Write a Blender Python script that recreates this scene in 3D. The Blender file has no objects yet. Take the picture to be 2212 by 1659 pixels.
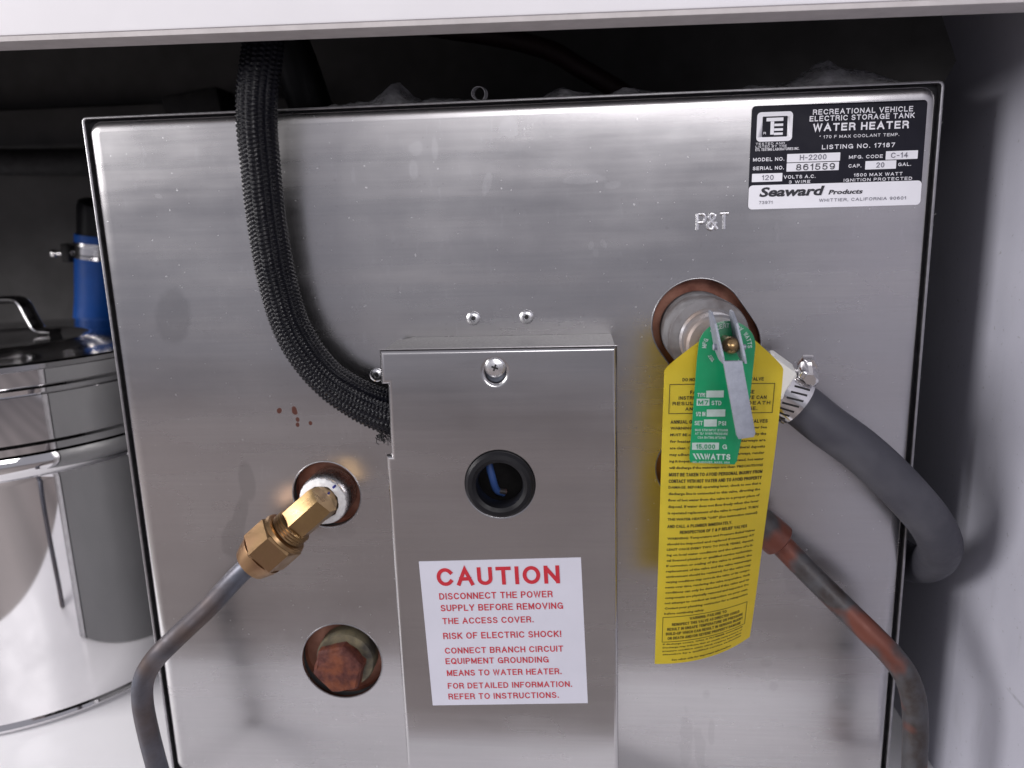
import bpy, bmesh, math, random
from mathutils import Vector, Matrix, noise as mnoise

scene = bpy.context.scene
COL = scene.collection
random.seed(7)
PI = math.pi

# ------------------------------------------------------------------ camera
cam_d = bpy.data.cameras.new('camera')
cam = bpy.data.objects.new('camera', cam_d); COL.objects.link(cam)
yaw, pitch, roll = -0.08322, -0.21196, -0.03058
fwd = Vector((math.sin(yaw)*math.cos(pitch), math.cos(yaw)*math.cos(pitch), math.sin(pitch)))
rgt = Vector((math.cos(yaw), -math.sin(yaw), 0)); up = rgt.cross(fwd)
r_ = math.cos(roll)*rgt + math.sin(roll)*up
u_ = -math.sin(roll)*rgt + math.cos(roll)*up
M = Matrix((r_, u_, -fwd)).transposed().to_4x4()
M.translation = Vector((0.04185, -0.43902, -0.05939))
cam.matrix_world = M
cam_d.sensor_width = 36; cam_d.lens = 36*1680/2212
cam_d.clip_start = 0.01; cam_d.clip_end = 50
cam_d.dof.use_dof = True; cam_d.dof.focus_distance = .41; cam_d.dof.aperture_fstop = 9.0
scene.camera = cam

# ------------------------------------------------------------------ light
world = bpy.data.worlds.new('World'); scene.world = world; world.use_nodes = True
bg = world.node_tree.nodes['Background']
bg.inputs[0].default_value = (0.905, 0.89, 1.0, 1); bg.inputs[1].default_value = 0.33
def area(name, loc, target, sx, sy, power, color):
    l = bpy.data.lights.new(name, 'AREA'); l.shape = 'RECTANGLE'; l.size = sx; l.size_y = sy
    l.energy = power; l.color = color
    o = bpy.data.objects.new(name, l); COL.objects.link(o)
    o.location = loc
    o.rotation_euler = (Vector(target)-Vector(loc)).to_track_quat('-Z', 'Y').to_euler()
    return o
area('cabin_lamp', (-1.95, -0.95, 0.55), (0, 0, -0.2), 1.0, 0.7, 46, (1.0, 0.97, 0.96))
area('ceiling_lamp', (0.35, -1.5, 0.50), (0, 0, -0.2), 0.9, 0.5, 9, (1.0, 0.97, 0.98))
scene.view_settings.view_transform = 'Standard'; scene.view_settings.look = 'None'
scene.view_settings.exposure = 0.12; scene.view_settings.gamma = 1.0
scene.view_settings.use_curve_mapping = False

# ------------------------------------------------------------------ materials
class NT:
    def __init__(s, name):
        s.m = bpy.data.materials.new(name); s.m.use_nodes = True
        s.t = s.m.node_tree; s.b = s.t.nodes['Principled BSDF']; s.out = s.t.nodes['Material Output']
    def n(s, kind, **kw):
        x = s.t.nodes.new(kind)
        for k, v in kw.items():
            if k.startswith('i_'): x.inputs[k[2:].replace('_', ' ')].default_value = v
            elif k.startswith('n_'): x.inputs[int(k[2:])].default_value = v
            else: setattr(x, k, v)
        return x
    def l(s, a, b): s.t.links.new(a, b)
    def math(s, op, a, b=None, clamp=False):
        x = s.n('ShaderNodeMath', operation=op, use_clamp=clamp)
        for i, v in enumerate((a, b)):
            if v is None: continue
            if isinstance(v, (int, float)): x.inputs[i].default_value = v
            else: s.l(v, x.inputs[i])
        return x.outputs[0]
    def obj(s): return s.n('ShaderNodeTexCoord').outputs['Object']
    def mapped(s, vec, scale=(1, 1, 1), loc=(0, 0, 0)):
        x = s.n('ShaderNodeMapping'); s.l(vec, x.inputs[0])
        x.inputs['Scale'].default_value = scale; x.inputs['Location'].default_value = loc
        return x.outputs[0]
    def noise(s, vec, scale, detail=2, rough=.5):
        x = s.n('ShaderNodeTexNoise'); s.l(vec, x.inputs['Vector'])
        x.inputs['Scale'].default_value = scale; x.inputs['Detail'].default_value = detail
        x.inputs['Roughness'].default_value = rough
        return x.outputs[0]
    def rng(s, v, a, b, c, d):
        x = s.n('ShaderNodeMapRange'); s.l(v, x.inputs[0])
        for i, q in enumerate((a, b, c, d)): x.inputs[i+1].default_value = q
        return x.outputs[0]
    def mix(s, f, a, b):
        x = s.n('ShaderNodeMix', data_type='RGBA')
        if isinstance(f, (int, float)): x.inputs[0].default_value = f
        else: s.l(f, x.inputs[0])
        for i, v in ((6, a), (7, b)):
            if isinstance(v, tuple): x.inputs[i].default_value = v if len(v) == 4 else v+(1,)
            else: s.l(v, x.inputs[i])
        return x.outputs[2]
    def bump(s, h, strength, dist):
        x = s.n('ShaderNodeBump'); s.l(h, x.inputs['Height'])
        x.inputs['Strength'].default_value = strength; x.inputs['Distance'].default_value = dist
        s.l(x.outputs[0], s.b.inputs['Normal']); return x.outputs[0]
    def set(s, **kw):
        for k, v in kw.items():
            s.b.inputs[k.replace('_', ' ')].default_value = v
        return s

def simple(name, col, rough=.5, metal=0., var=.08, scale=60, bump=0., spec=.5, coat=0.):
    t = NT(name); o = t.obj()
    f = t.noise(o, scale, 4, .6)
    c1 = tuple(max(0, c*(1-var)) for c in col); c2 = tuple(min(1, c*(1+var)) for c in col)
    t.l(t.mix(t.rng(f, .3, .7, 0, 1), c1, c2), t.b.inputs['Base Color'])
    t.l(t.rng(t.noise(o, scale*2.3, 3), .3, .7, rough*.85, min(1, rough*1.15)), t.b.inputs['Roughness'])
    t.set(Metallic=metal, Specular_IOR_Level=spec, Coat_Weight=coat)
    if bump: t.bump(t.noise(o, scale*6, 4), bump, .0006)
    return t.m

def brushed(name, stains=True, rough=.23):
    t = NT(name); o = t.obj()
    sep = t.n('ShaderNodeSeparateXYZ'); t.l(o, sep.inputs[0])
    grain = t.noise(t.mapped(o, (1400, 1, 18)), 1, 3, .65)
    bands = t.noise(t.mapped(o, (3, 1, 46)), 1, 4, .6)
    hair = t.noise(t.mapped(o, (14, 1, 620)), 1, 3, .6)
    blot = t.noise(t.mapped(o, (1, 1, 1.4)), 11, 4, .6)
    base = t.mix(t.rng(blot, .3, .7, 0, 1), (.490, .484, .492), (.550, .545, .552))
    base = t.mix(t.math('MULTIPLY', t.rng(bands, .35, .7, 0, 1), .4), base, (.575, .548, .556))  # horizontal brushing, with broken reflections put into the colour as bands
    base = t.mix(t.rng(hair, .35, .7, 0, .22), base, (.38, .37, .39))
    base = t.mix(t.rng(grain, .3, .75, 0, .05), base, (.70, .69, .70))
    rg0 = t.rng(bands, .35, .65, -.02, .05)
    rg = t.math('ADD', t.rng(blot, .3, .7, rough-.03, rough+.05), rg0)
    if stains:
        dn = t.n('ShaderNodeTexNoise'); t.l(o, dn.inputs['Vector']); dn.inputs['Scale'].default_value = 160
        dn.inputs['Detail'].default_value = 3
        def ell(cx, cz, rx, rz, rot=0., wob=.35, soft=.12):
            dx = t.math('SUBTRACT', sep.outputs[0], cx); dz = t.math('SUBTRACT', sep.outputs[2], cz)
            c, s_ = math.cos(rot), math.sin(rot)
            a = t.math('ADD', t.math('MULTIPLY', dx, c/rx), t.math('MULTIPLY', dz, s_/rx))
            b = t.math('ADD', t.math('MULTIPLY', dx, -s_/rz), t.math('MULTIPLY', dz, c/rz))
            d = t.math('SQRT', t.math('ADD', t.math('MULTIPLY', a, a), t.math('MULTIPLY', b, b)))
            d = t.math('ADD', d, t.math('MULTIPLY', t.math('SUBTRACT', dn.outputs[0], .5), wob))
            return t.rng(d, 1.0-soft, 1.0+soft, 1, 0)
        def many(lst):
            r = None
            for e in lst:
                v = ell(*e); r = v if r is None else t.math('MAXIMUM', r, v)
            return r
        wet = many([(-.193, -.111, .0105, .0165, -.15, .5), (-.1588, -.213, .0052, .0125, .03, .2),
                    (-.166, -.236, .0045, .017, -.32, .5), (-.1715, -.25, .0075, .013, -.3, .6)])
        base = t.mix(t.math('MULTIPLY', wet, .42), base, (.33, .325, .33))
        pale = many([(.008, -.0127, .005, .005, .6, 1.2), (-.033, -.0215, .0017, .0065, 0, .6),
                     (-.044, -.0215, .004, .0035, 0, 1.6), (-.0455, -.0326, .0026, .005, 0, .5),
                     (-.0052, -.0414, .0024, .006, -.3, .5), (.0476, -.0407, .011, .0028, .03, .6),
                     (.0636, -.0445, .004, .0022, .1, 1.), (.0584, -.0757, .0015, .0027, .5, .4),
                     (.0515, -.0763, .0015, .0024, -.3, .4), (.054, -.0806, .0016, .0021, 0, .4),
                     (-.193, -.042, .0022, .0012, -.4, .3), (-.178, -.072, .0010, .0006, -.3, .3),
                     (-.121, -.30, .0012, .0006, .5, .3), (-.158, -.322, .0012, .0006, .5, .3)])
        base = t.mix(t.math('MULTIPLY', pale, .13), base, (.70, .70, .73))
        rg = t.math('ADD', rg, t.math('MULTIPLY', pale, .015))
        dull = many([(.108, -.385, .004, .020, 0, 1.6), (.117, -.390, .003, .017, .1, 1.6), (.124, -.378, .002, .009, 0, 1.2), (.1558, -.3301, .0035, .0025, 0, .6),
                     (.1606, -.3458, .0028, .0035, 0, .6), (.145, -.318, .0018, .0022, 0, .6),
                     (.12, -.352, .0022, .003, 0, .7), (.1742, -.318, .002, .0022, 0, .7),
                     (.17, -.275, .006, .012, .4, 1.3), (-.105, -.244, .012, .006, 0, 1.2)])
        base = t.mix(t.math('MULTIPLY', dull, .17), base, (.31, .30, .31))
        zone = t.rng(t.noise(o, 6, 2), .42, .62, 0, 1)
        drip = t.math('MULTIPLY', t.rng(t.noise(t.mapped(o, (260, 1, 75)), 1, 3, .6), .60, .70, 0, .16), zone)
        base = t.mix(drip, base, (.80, .80, .83))
        dust = t.rng(t.noise(o, 520, 1, .4), .785, .80, 0, .45)
        base = t.mix(dust, base, (.86, .86, .88)); rg = t.math('ADD', rg, t.math('MULTIPLY', dust, .2))
        scr = t.rng(t.noise(t.mapped(o, (9, 1, 1500)), 1, 2, .5), .66, .74, 0, .10)
        base = t.mix(scr, base, (.80, .79, .81))
        cloud = t.rng(t.noise(t.mapped(o, (1, 1, 2.5), (3, 0, 1)), 4.5, 4, .6), .40, .66, 0, .22)
        base = t.mix(cloud, base, (.555, .535, .545))
        speck = t.rng(t.noise(o, 420, 2, .5), .705, .73, 0, 1)
        base = t.mix(t.math('MULTIPLY', speck, .25), base, (.36, .34, .35))
        rust = many([(-.1343, -.1683, .0016, .002, -.3, .8), (-.1250, -.1683, .0019, .003, .2, 1.1),
                     (-.1237, -.1738, .0012, .0015, 0, .7), (-.1240, -.1772, .0011, .0014, 0, .7), (-.116, -.1762, .0011, .0013, 0, .5)])
        base = t.mix(t.math('MULTIPLY', rust, .92), base, (.13, .035, .02))
        rg = t.math('ADD', rg, t.math('MULTIPLY', rust, .35))
    t.set(Metallic=1.)
    t.l(base, t.b.inputs['Base Color']); t.l(rg, t.b.inputs['Roughness'])
    t.set(Anisotropic=.55)
    cv = t.n('ShaderNodeCombineXYZ'); cv.inputs[0].default_value = 1; t.l(cv.outputs[0], t.b.inputs['Tangent'])
    big = t.noise(t.mapped(o, (.5, 1, 3.2)), 6, 2, .4)
    b1 = t.n('ShaderNodeBump'); t.l(big, b1.inputs['Height']); b1.inputs['Strength'].default_value = .2; b1.inputs['Distance'].default_value = .004
    b2 = t.n('ShaderNodeBump'); t.l(grain, b2.inputs['Height']); b2.inputs['Strength'].default_value = .004; b2.inputs['Distance'].default_value = .0004
    t.l(b1.outputs[0], b2.inputs['Normal']); t.l(b2.outputs[0], t.b.inputs['Normal'])
    return t.m

def rusty(name, c1, c2, c3, rough=.75, metal=.2, scale=260, bump=.6, lo=.45, hi=.65):
    t = NT(name); o = t.obj()
    f = t.noise(o, scale, 5, .65); g = t.noise(o, scale*.35, 3, .5)
    c = t.mix(t.rng(f, .35, .65, 0, 1), c1, c2)
    c = t.mix(t.rng(g, lo, hi, 0, 1), c, c3)
    t.l(c, t.b.inputs['Base Color']); t.l(t.rng(f, .3, .7, rough*.7, min(1, rough*1.2)), t.b.inputs['Roughness'])
    t.set(Metallic=metal)
    if bump: t.bump(f, bump, .0008)
    return t.m

MT = {}
MT['panel'] = brushed('brushed_panel_steel')
MT['cover'] = brushed('brushed_cover_steel', False, .22)
MT['jacket'] = simple('grey_jacket', (.11, .11, .115), .45, 0, .06, 20)
MT['darksteel'] = simple('darkened_sheet_steel', (.30, .295, .30), .6, .8, .25, 700)  # cover steel darkened in colour so its upward face looks less lit
MT['gasket'] = simple('black_gasket', (.008, .008, .012), .6)
MT['rimmetal'] = simple('rim_metal', (.36, .355, .37), .35, 1., .15, 200)
MT['alu'] = simple('aluminium', (.78, .78, .80), .28, 1., .06, 300, .1)
MT['zinc'] = simple('zinc_plate', (.30, .32, .38), .6, .5, .12, 220, .15)
MT['chrome'] = simple('polished_steel', (.80, .79, .80), .045, 1., .03, 20)
MT['lidsteel'] = simple('lid_steel', (.50, .49, .50), .12, 1., .05, 40)
MT['satin'] = simple('satin_steel', (.72, .71, .72), .16, 1., .05, 80)
MT['galv'] = rusty('galvanised_pipe', (.19, .185, .195), (.26, .255, .265), (.13, .115, .115), .75, .55, 180, .5)
MT['bronze'] = rusty('bronze_body', (.34, .34, .37), (.26, .25, .26), (.33, .27, .24), .55, .7, 150, .3)
MT['brass'] = rusty('brass', (.42, .285, .14), (.35, .23, .11), (.30, .185, .10), .34, 1., 120, .1)
MT['brassold'] = rusty('tarnished_brass', (.34, .22, .115), (.27, .17, .085), (.32, .19, .11), .40, .95, 110, .2)
MT['copper'] = rusty('weathered_copper', (.040, .031, .029), (.070, .070, .078), (.135, .042, .028), .5, .3, 85, .4, .50, .60)
MT['copperhole'] = rusty('copper_collar', (.27, .12, .085), (.18, .07, .05), (.34, .17, .12), .5, .7, 110, .3)
MT['copperoxid'] = rusty('oxidised_copper_tube', (.12, .13, .165), (.075, .075, .09), (.11, .08, .07), .55, .6, 55, .2)
MT['rust'] = rusty('rust', (.10, .022, .014), (.06, .014, .011), (.17, .045, .017), .75, .1, 300, .9)
MT['plugcollar'] = rusty('old_collar', (.22, .19, .12), (.14, .125, .09), (.05, .045, .04), .6, .3, 200, .4)
MT['tape'] = simple('thread_tape', (.78, .78, .79), .55, 0, .1, 400, .6)
MT['bluemark'] = simple('blue_marker', (.01, .02, .25), .6)
MT['sticker'] = simple('white_sticker', (.56, .56, .64), .45, 0, .03, 40)
MT['redink'] = simple('red_ink', (.47, .02, .035), .5, 0, .1, 500)
MT['blackink'] = simple('black_ink', (.012, .012, .02), .5)
MT['plateblack'] = simple('nameplate_black', (.008, .008, .016), .5, spec=.2)
MT['plateink'] = simple('nameplate_white', (.80, .80, .86), .4, 0, .03, 60)
MT['greyink'] = simple('typed_ink', (.16, .16, .20), .6)
MT['yellow'] = simple('yellow_card', (.84, .68, .06), .45, 0, .05, 50, .05)
MT['tagink'] = simple('tag_ink', (.035, .028, .006), .6)
MT['green'] = simple('green_enamel', (.0, .22, .085), .35, 0, .08, 120, coat=.3)
MT['greenink'] = simple('green_plate_silver', (.55, .66, .62), .35, .5, .1, 300)
MT['nylon'] = simple('white_nylon', (.76, .76, .72), .4, 0, .05, 90, .1)
MT['rubber'] = rusty('grey_rubber', (.042, .042, .055), (.052, .052, .066), (.066, .066, .08), .6, 0., 90, .25)
MT['blackrubber'] = simple('black_rubber', (.008, .008, .010), .42, 0, .2, 90, spec=.25)
MT['dullblack'] = simple('dull_black', (.012, .011, .012), .7, 0, .3, 60)
MT['brownhose'] = simple('brown_hose', (.035, .014, .016), .55)
MT['bluehose'] = simple('blue_silicone', (.004, .085, .40), .5, 0, .08, 60)
MT['bluewire'] = simple('blue_wire', (.05, .11, .33), .35)
MT['darkwire'] = simple('dark_wire', (.02, .04, .04), .4)
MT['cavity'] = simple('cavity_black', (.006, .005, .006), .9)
MT['whitepaint'] = simple('white_laminate', (.84, .83, .86), .38, 0, .025, 14, .03)
MT['edgepaint'] = simple('grey_edge', (.50, .47, .47), .7, 0, .08, 80, .2)  # grey for the strip along the rail's lower edge
def wallmat():
    t = NT('grey_white_laminate'); o = t.obj()
    c = t.mix(t.rng(t.noise(o, 9, 4, .6), .3, .7, 0, 1), (.385, .385, .45), (.44, .44, .505))
    sm = t.rng(t.noise(t.mapped(o, (1, 9, 2.2)), 9, 5, .65), .56, .70, 0, .35)
    c = t.mix(sm, c, (.33, .33, .37))
    sp = t.rng(t.noise(o, 330, 2), .70, .73, 0, .5)
    c = t.mix(sp, c, (.22, .21, .22))
    s_ = t.n('ShaderNodeSeparateXYZ'); t.l(o, s_.inputs[0])
    dy = t.math('MULTIPLY', t.math('ADD', s_.outputs[1], .055), 1/.014); dz = t.math('MULTIPLY', t.math('ADD', s_.outputs[2], .3165), 1/.0013)
    d = t.math('ADD', t.math('ADD', t.math('MULTIPLY', dy, dy), t.math('MULTIPLY', dz, dz)), t.math('MULTIPLY', t.noise(o, 300, 2), 1.4))
    c = t.mix(t.rng(d, .6, 1.5, .45, 0), c, (.18, .18, .2))
    t.l(c, t.b.inputs['Base Color']); t.l(t.rng(t.noise(o, 30, 4), .3, .7, .4, .6), t.b.inputs['Roughness'])
    t.bump(t.noise(o, 380, 3), .12, .0006)
    return t.m
MT['wallpaint'] = wallmat()
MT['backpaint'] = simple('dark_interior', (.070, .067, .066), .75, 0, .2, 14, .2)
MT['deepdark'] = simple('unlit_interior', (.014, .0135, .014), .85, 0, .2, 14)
MT['fibre'] = simple('glass_fibre', (.55, .54, .55), .8, 0, .2, 200)

def wood():
    t = NT('brown_floorboards'); o = t.obj()
    w = t.n('ShaderNodeTexWave', wave_type='BANDS', bands_direction='X'); t.l(t.mapped(o, (1, .15, 1)), w.inputs['Vector'])
    w.inputs['Scale'].default_value = 1.6; w.inputs['Distortion'].default_value = 9; w.inputs['Detail'].default_value = 3
    t.l(t.mix(w.outputs[1], (.19, .165, .158), (.27, .235, .225)), t.b.inputs['Base Color']); t.set(Roughness=.45)
    return t.m
MT['wood'] = wood()

def braid():
    t = NT('braided_black_sleeve')
    uv = t.n('ShaderNodeUVMap').outputs[0]
    sep = t.n('ShaderNodeSeparateXYZ'); t.l(uv, sep.inputs[0])
    u = t.math('MULTIPLY', sep.outputs[0], 2*PI*36); v = t.math('MULTIPLY', sep.outputs[1], 2*PI/.0024)
    a = t.math('SINE', t.math('ADD', u, v)); b = t.math('SINE', t.math('SUBTRACT', u, v))
    w = t.math('MULTIPLY', a, b)
    h = t.math('ADD', t.math('ABSOLUTE', w), t.math('MULTIPLY', t.noise(t.obj(), 900, 2), .5))
    t.l(t.mix(t.rng(h, .35, 1.1, 0, 1), (.0012, .0012, .002), (.005, .0052, .011)), t.b.inputs['Base Color'])
    t.set(Roughness=.17, Specular_IOR_Level=.2)
    t.bump(h, .35, .0004)
    return t.m
MT['braid'] = braid()

def film():
    t = NT('clear_plastic_film')
    tr = t.n('ShaderNodeBsdfTransparent'); mx = t.n('ShaderNodeMixShader')
    t.set(Roughness=.14); t.b.inputs['Base Color'].default_value = (.75, .74, .78, 1)
    f = t.rng(t.noise(t.obj(), 90, 4, .6), .35, .7, .30, .85)
    t.l(f, mx.inputs[0]); t.l(tr.outputs[0], mx.inputs[1]); t.l(t.b.outputs[0], mx.inputs[2])
    t.bump(t.noise(t.obj(), 240, 3), .6, .002)
    t.l(mx.outputs[0], t.out.inputs[0])
    return t.m
MT['film'] = film()

# ------------------------------------------------------------------ object helpers
def wloc(o):
    v = Vector((0, 0, 0))
    while o: v = v+o.location; o = o.parent
    return v
def link(name, me, mat, parent=None, loc=None, smooth=30):
    """one mesh object; mesh data is in scene coordinates unless loc is given"""
    o = bpy.data.objects.new(name, me); COL.objects.link(o)
    if mat is not None:
        me.materials.clear(); me.materials.append(MT[mat] if isinstance(mat, str) else mat)
    target = Vector(loc) if loc is not None else Vector((0, 0, 0))
    if parent: o.parent = parent; o.location = target-wloc(parent)
    else: o.location = target
    if smooth:
        me.polygons.foreach_set('use_smooth', [True]*len(me.polygons))
        me.set_sharp_from_angle(angle=math.radians(smooth))
    return o
def tag(o, label, cat, group=None):
    o['label'] = label; o['category'] = cat
    if group: o['group'] = group
    return o
def thing(name, loc, label, cat, group=None):
    o = bpy.data.objects.new(name, None); COL.objects.link(o); o.location = loc
    o.empty_display_size = .02
    return tag(o, label, cat, group)
def struct(name, me, mat):
    o = link(name, me, mat); o['kind'] = 'structure'; return o

def to_mesh(bm, name='m'):
    bmesh.ops.recalc_face_normals(bm, faces=bm.faces)
    me = bpy.data.meshes.new(name); bm.to_mesh(me); bm.free(); return me
def box(x0, x1, y0, y1, z0, z1, bev=0., seg=2, bm=None):
    own = bm is None
    if own: bm = bmesh.new()
    g = bmesh.ops.create_cube(bm, size=1)
    for v in g['verts']:
        v.co = Vector(((x0+x1)/2+v.co.x*(x1-x0), (y0+y1)/2+v.co.y*(y1-y0), (z0+z1)/2+v.co.z*(z1-z0)))
    if bev:
        es = list({e for v in g['verts'] for e in v.link_edges})
        bmesh.ops.bevel(bm, geom=es, offset=bev, segments=seg, affect='EDGES', profile=.5)
    return to_mesh(bm) if own else bm
def frame_of(axis):
    w = Vector(axis).normalized()
    a = Vector((0, 0, 1)) if abs(w.z) < .9 else Vector((1, 0, 0))
    u = a.cross(w).normalized(); return u, w.cross(u), w
def lathe(origin, axis, prof, n=48, bm=None, close=True, spin=0.):
    """prof: list of (distance along axis, radius)"""
    own = bm is None
    if own: bm = bmesh.new()
    u, v, w = frame_of(axis); O = Vector(origin)
    rings = []
    for h, r in prof:
        if r < 1e-7: rings.append([bm.verts.new(O+w*h)]); continue
        rings.append([bm.verts.new(O+w*h+r*(u*math.cos(2*PI*i/n+spin)+v*math.sin(2*PI*i/n+spin))) for i in range(n)])
    for a, b in zip(rings, rings[1:]):
        for i in range(n):
            j = (i+1) % n
            if len(a) == 1 and len(b) == 1: continue
            if len(a) == 1: bm.faces.new((a[0], b[i], b[j]))
            elif len(b) == 1: bm.faces.new((a[i], a[j], b[0]))
            else: bm.faces.new((a[i], a[j], b[j], b[i]))
    if close:
        for q in (rings[0], rings[-1]):
            if len(q) > 1: bm.faces.new(q)
    return to_mesh(bm) if own else bm
def hexnut(origin, axis, h, r, spin=0., ch=.12, bm=None):
    return lathe(origin, axis, [(0, r*(1-ch)), (h*.09, r), (h*.91, r), (h, r*(1-ch))], 6, bm, True, spin)
def catmull(pts, n=12):
    P = [Vector(p) for p in pts]; P = [2*P[0]-P[1]]+P+[2*P[-1]-P[-2]]
    out = []
    for i in range(1, len(P)-2):
        a, b, c, d = P[i-1:i+3]
        for k in range(n):
            t = k/n
            out.append(.5*((2*b)+(c-a)*t+(2*a-5*b+4*c-d)*t*t+(3*b-a-3*c+d)*t**3))
    out.append(P[-2]); return out
def tube(pts, rad, n=20, sub=12, cap=True, bm=None, smoothpath=True, rfun=None):
    own = bm is None
    if own: bm = bmesh.new()
    uvl = bm.loops.layers.uv.verify()
    C = catmull(pts, sub) if smoothpath else [Vector(p) for p in pts]
    T = [(C[min(i+1, len(C)-1)]-C[max(i-1, 0)]).normalized() for i in range(len(C))]
    u, _, _ = frame_of(T[0]); L = 0; rings = []; Ls = []
    for i, c in enumerate(C):
        if i: L += (c-C[i-1]).length
        u = (u-T[i]*u.dot(T[i])).normalized(); v = T[i].cross(u)
        s = i/(len(C)-1)
        r0 = rad(s) if callable(rad) else rad
        ring = []
        for k in range(n):
            th = 2*PI*k/n
            r = rfun(r0, th, L, s) if rfun else r0
            ring.append(bm.verts.new(c+r*(u*math.cos(th)+v*math.sin(th))))
        rings.append(ring); Ls.append(L)
    for i in range(len(rings)-1):
        for k in range(n):
            j = (k+1) % n
            f = bm.faces.new((rings[i][k], rings[i][j], rings[i+1][j], rings[i+1][k]))
            for lp, (uu, vv) in zip(f.loops, ((k/n, Ls[i]), ((k+1)/n, Ls[i]), ((k+1)/n, Ls[i+1]), (k/n, Ls[i+1]))):
                lp[uvl].uv = (uu, vv)
    if cap: bm.faces.new(rings[0]); bm.faces.new(rings[-1])
    return to_mesh(bm) if own else bm
def eval_curve(cu):
    o = bpy.data.objects.new('tmp', cu); COL.objects.link(o)
    dg = bpy.context.evaluated_depsgraph_get(); dg.update()
    me = bpy.data.meshes.new_from_object(o.evaluated_get(dg))
    bpy.data.objects.remove(o); bpy.data.curves.remove(cu); return me
def flat(loops, yf, thick, bev=0., seg=3):
    """plate in the x-z plane, its front at y = yf; inner loops are holes"""
    cu = bpy.data.curves.new('tmp', 'CURVE'); cu.dimensions = '2D'; cu.fill_mode = 'BOTH'
    for lp in loops:
        s = cu.splines.new('POLY'); s.points.add(len(lp)-1); s.use_cyclic_u = True
        for p, q in zip(s.points, lp): p.co = (q[0], q[1], 0, 1)
    cu.extrude = max(thick/2-bev, 1e-6); cu.bevel_depth = bev; cu.bevel_resolution = seg; cu.offset = -bev
    me = eval_curve(cu)
    me.transform(Matrix(((1, 0, 0, 0), (0, 0, -1, yf+thick/2), (0, 1, 0, 0), (0, 0, 0, 1))))
    bm = bmesh.new(); bm.from_mesh(me); bmesh.ops.remove_doubles(bm, verts=bm.verts, dist=1e-6)
    bmesh.ops.recalc_face_normals(bm, faces=bm.faces); bm.to_mesh(me); bm.free()
    return me
def circ(cx, cz, r, n=48, rz=None):
    rz = rz or r
    return [(cx+r*math.cos(2*PI*i/n), cz+rz*math.sin(2*PI*i/n)) for i in range(n)]
def rrect(x0, x1, z0, z1, r, n=5):
    o = []
    for cx, cz, a in ((x1-r, z1-r, 0), (x0+r, z1-r, 90), (x0+r, z0+r, 180), (x1-r, z0+r, 270)):
        for k in range(n+1):
            t = math.radians(a+90*k/n); o.append((cx+r*math.cos(t), cz+r*math.sin(t)))
    return o
def stadium(c1, c2, r, n=24):
    a = math.atan2(c2[1]-c1[1], c2[0]-c1[0]); o = []
    for k in range(n+1):
        t = a-PI/2+PI*k/n; o.append((c2[0]+r*math.cos(t), c2[1]+r*math.sin(t)))
    for k in range(n+1):
        t = a+PI/2+PI*k/n; o.append((c1[0]+r*math.cos(t), c1[1]+r*math.sin(t)))
    return o
def wn(o):
    m = o.modifiers.new('weighted', 'WEIGHTED_NORMAL'); m.keep_sharp = True; m.weight = 90; return o
_FONT = {}
def text2d(s, bold=0., shear=0., spacing=1., thick=0., res=2):
    cu = bpy.data.curves.new('tmp', 'FONT'); cu.body = s; cu.size = 1; cu.offset = bold; cu.shear = shear
    cu.resolution_u = res; cu.space_character = spacing; cu.extrude = thick
    return eval_curve(cu)
def bounds(me):
    xs = [v.co.x for v in me.vertices]; ys = [v.co.y for v in me.vertices]
    return min(xs), max(xs), min(ys), max(ys)
def lettering(s, x0, x1, z0, z1, fn, bold=0., shear=0., spacing=1., res=2):
    """text whose ink box fills x0..x1, z0..z1, laid on a surface by fn(a, b)"""
    me = text2d(s, bold, shear, spacing, 0, res); a, b, c, d = bounds(me)
    for v in me.vertices:
        v.co = fn(x0+(v.co.x-a)/(b-a)*(x1-x0), z0+(v.co.y-c)/(d-c)*(z1-z0))
    return me

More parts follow.
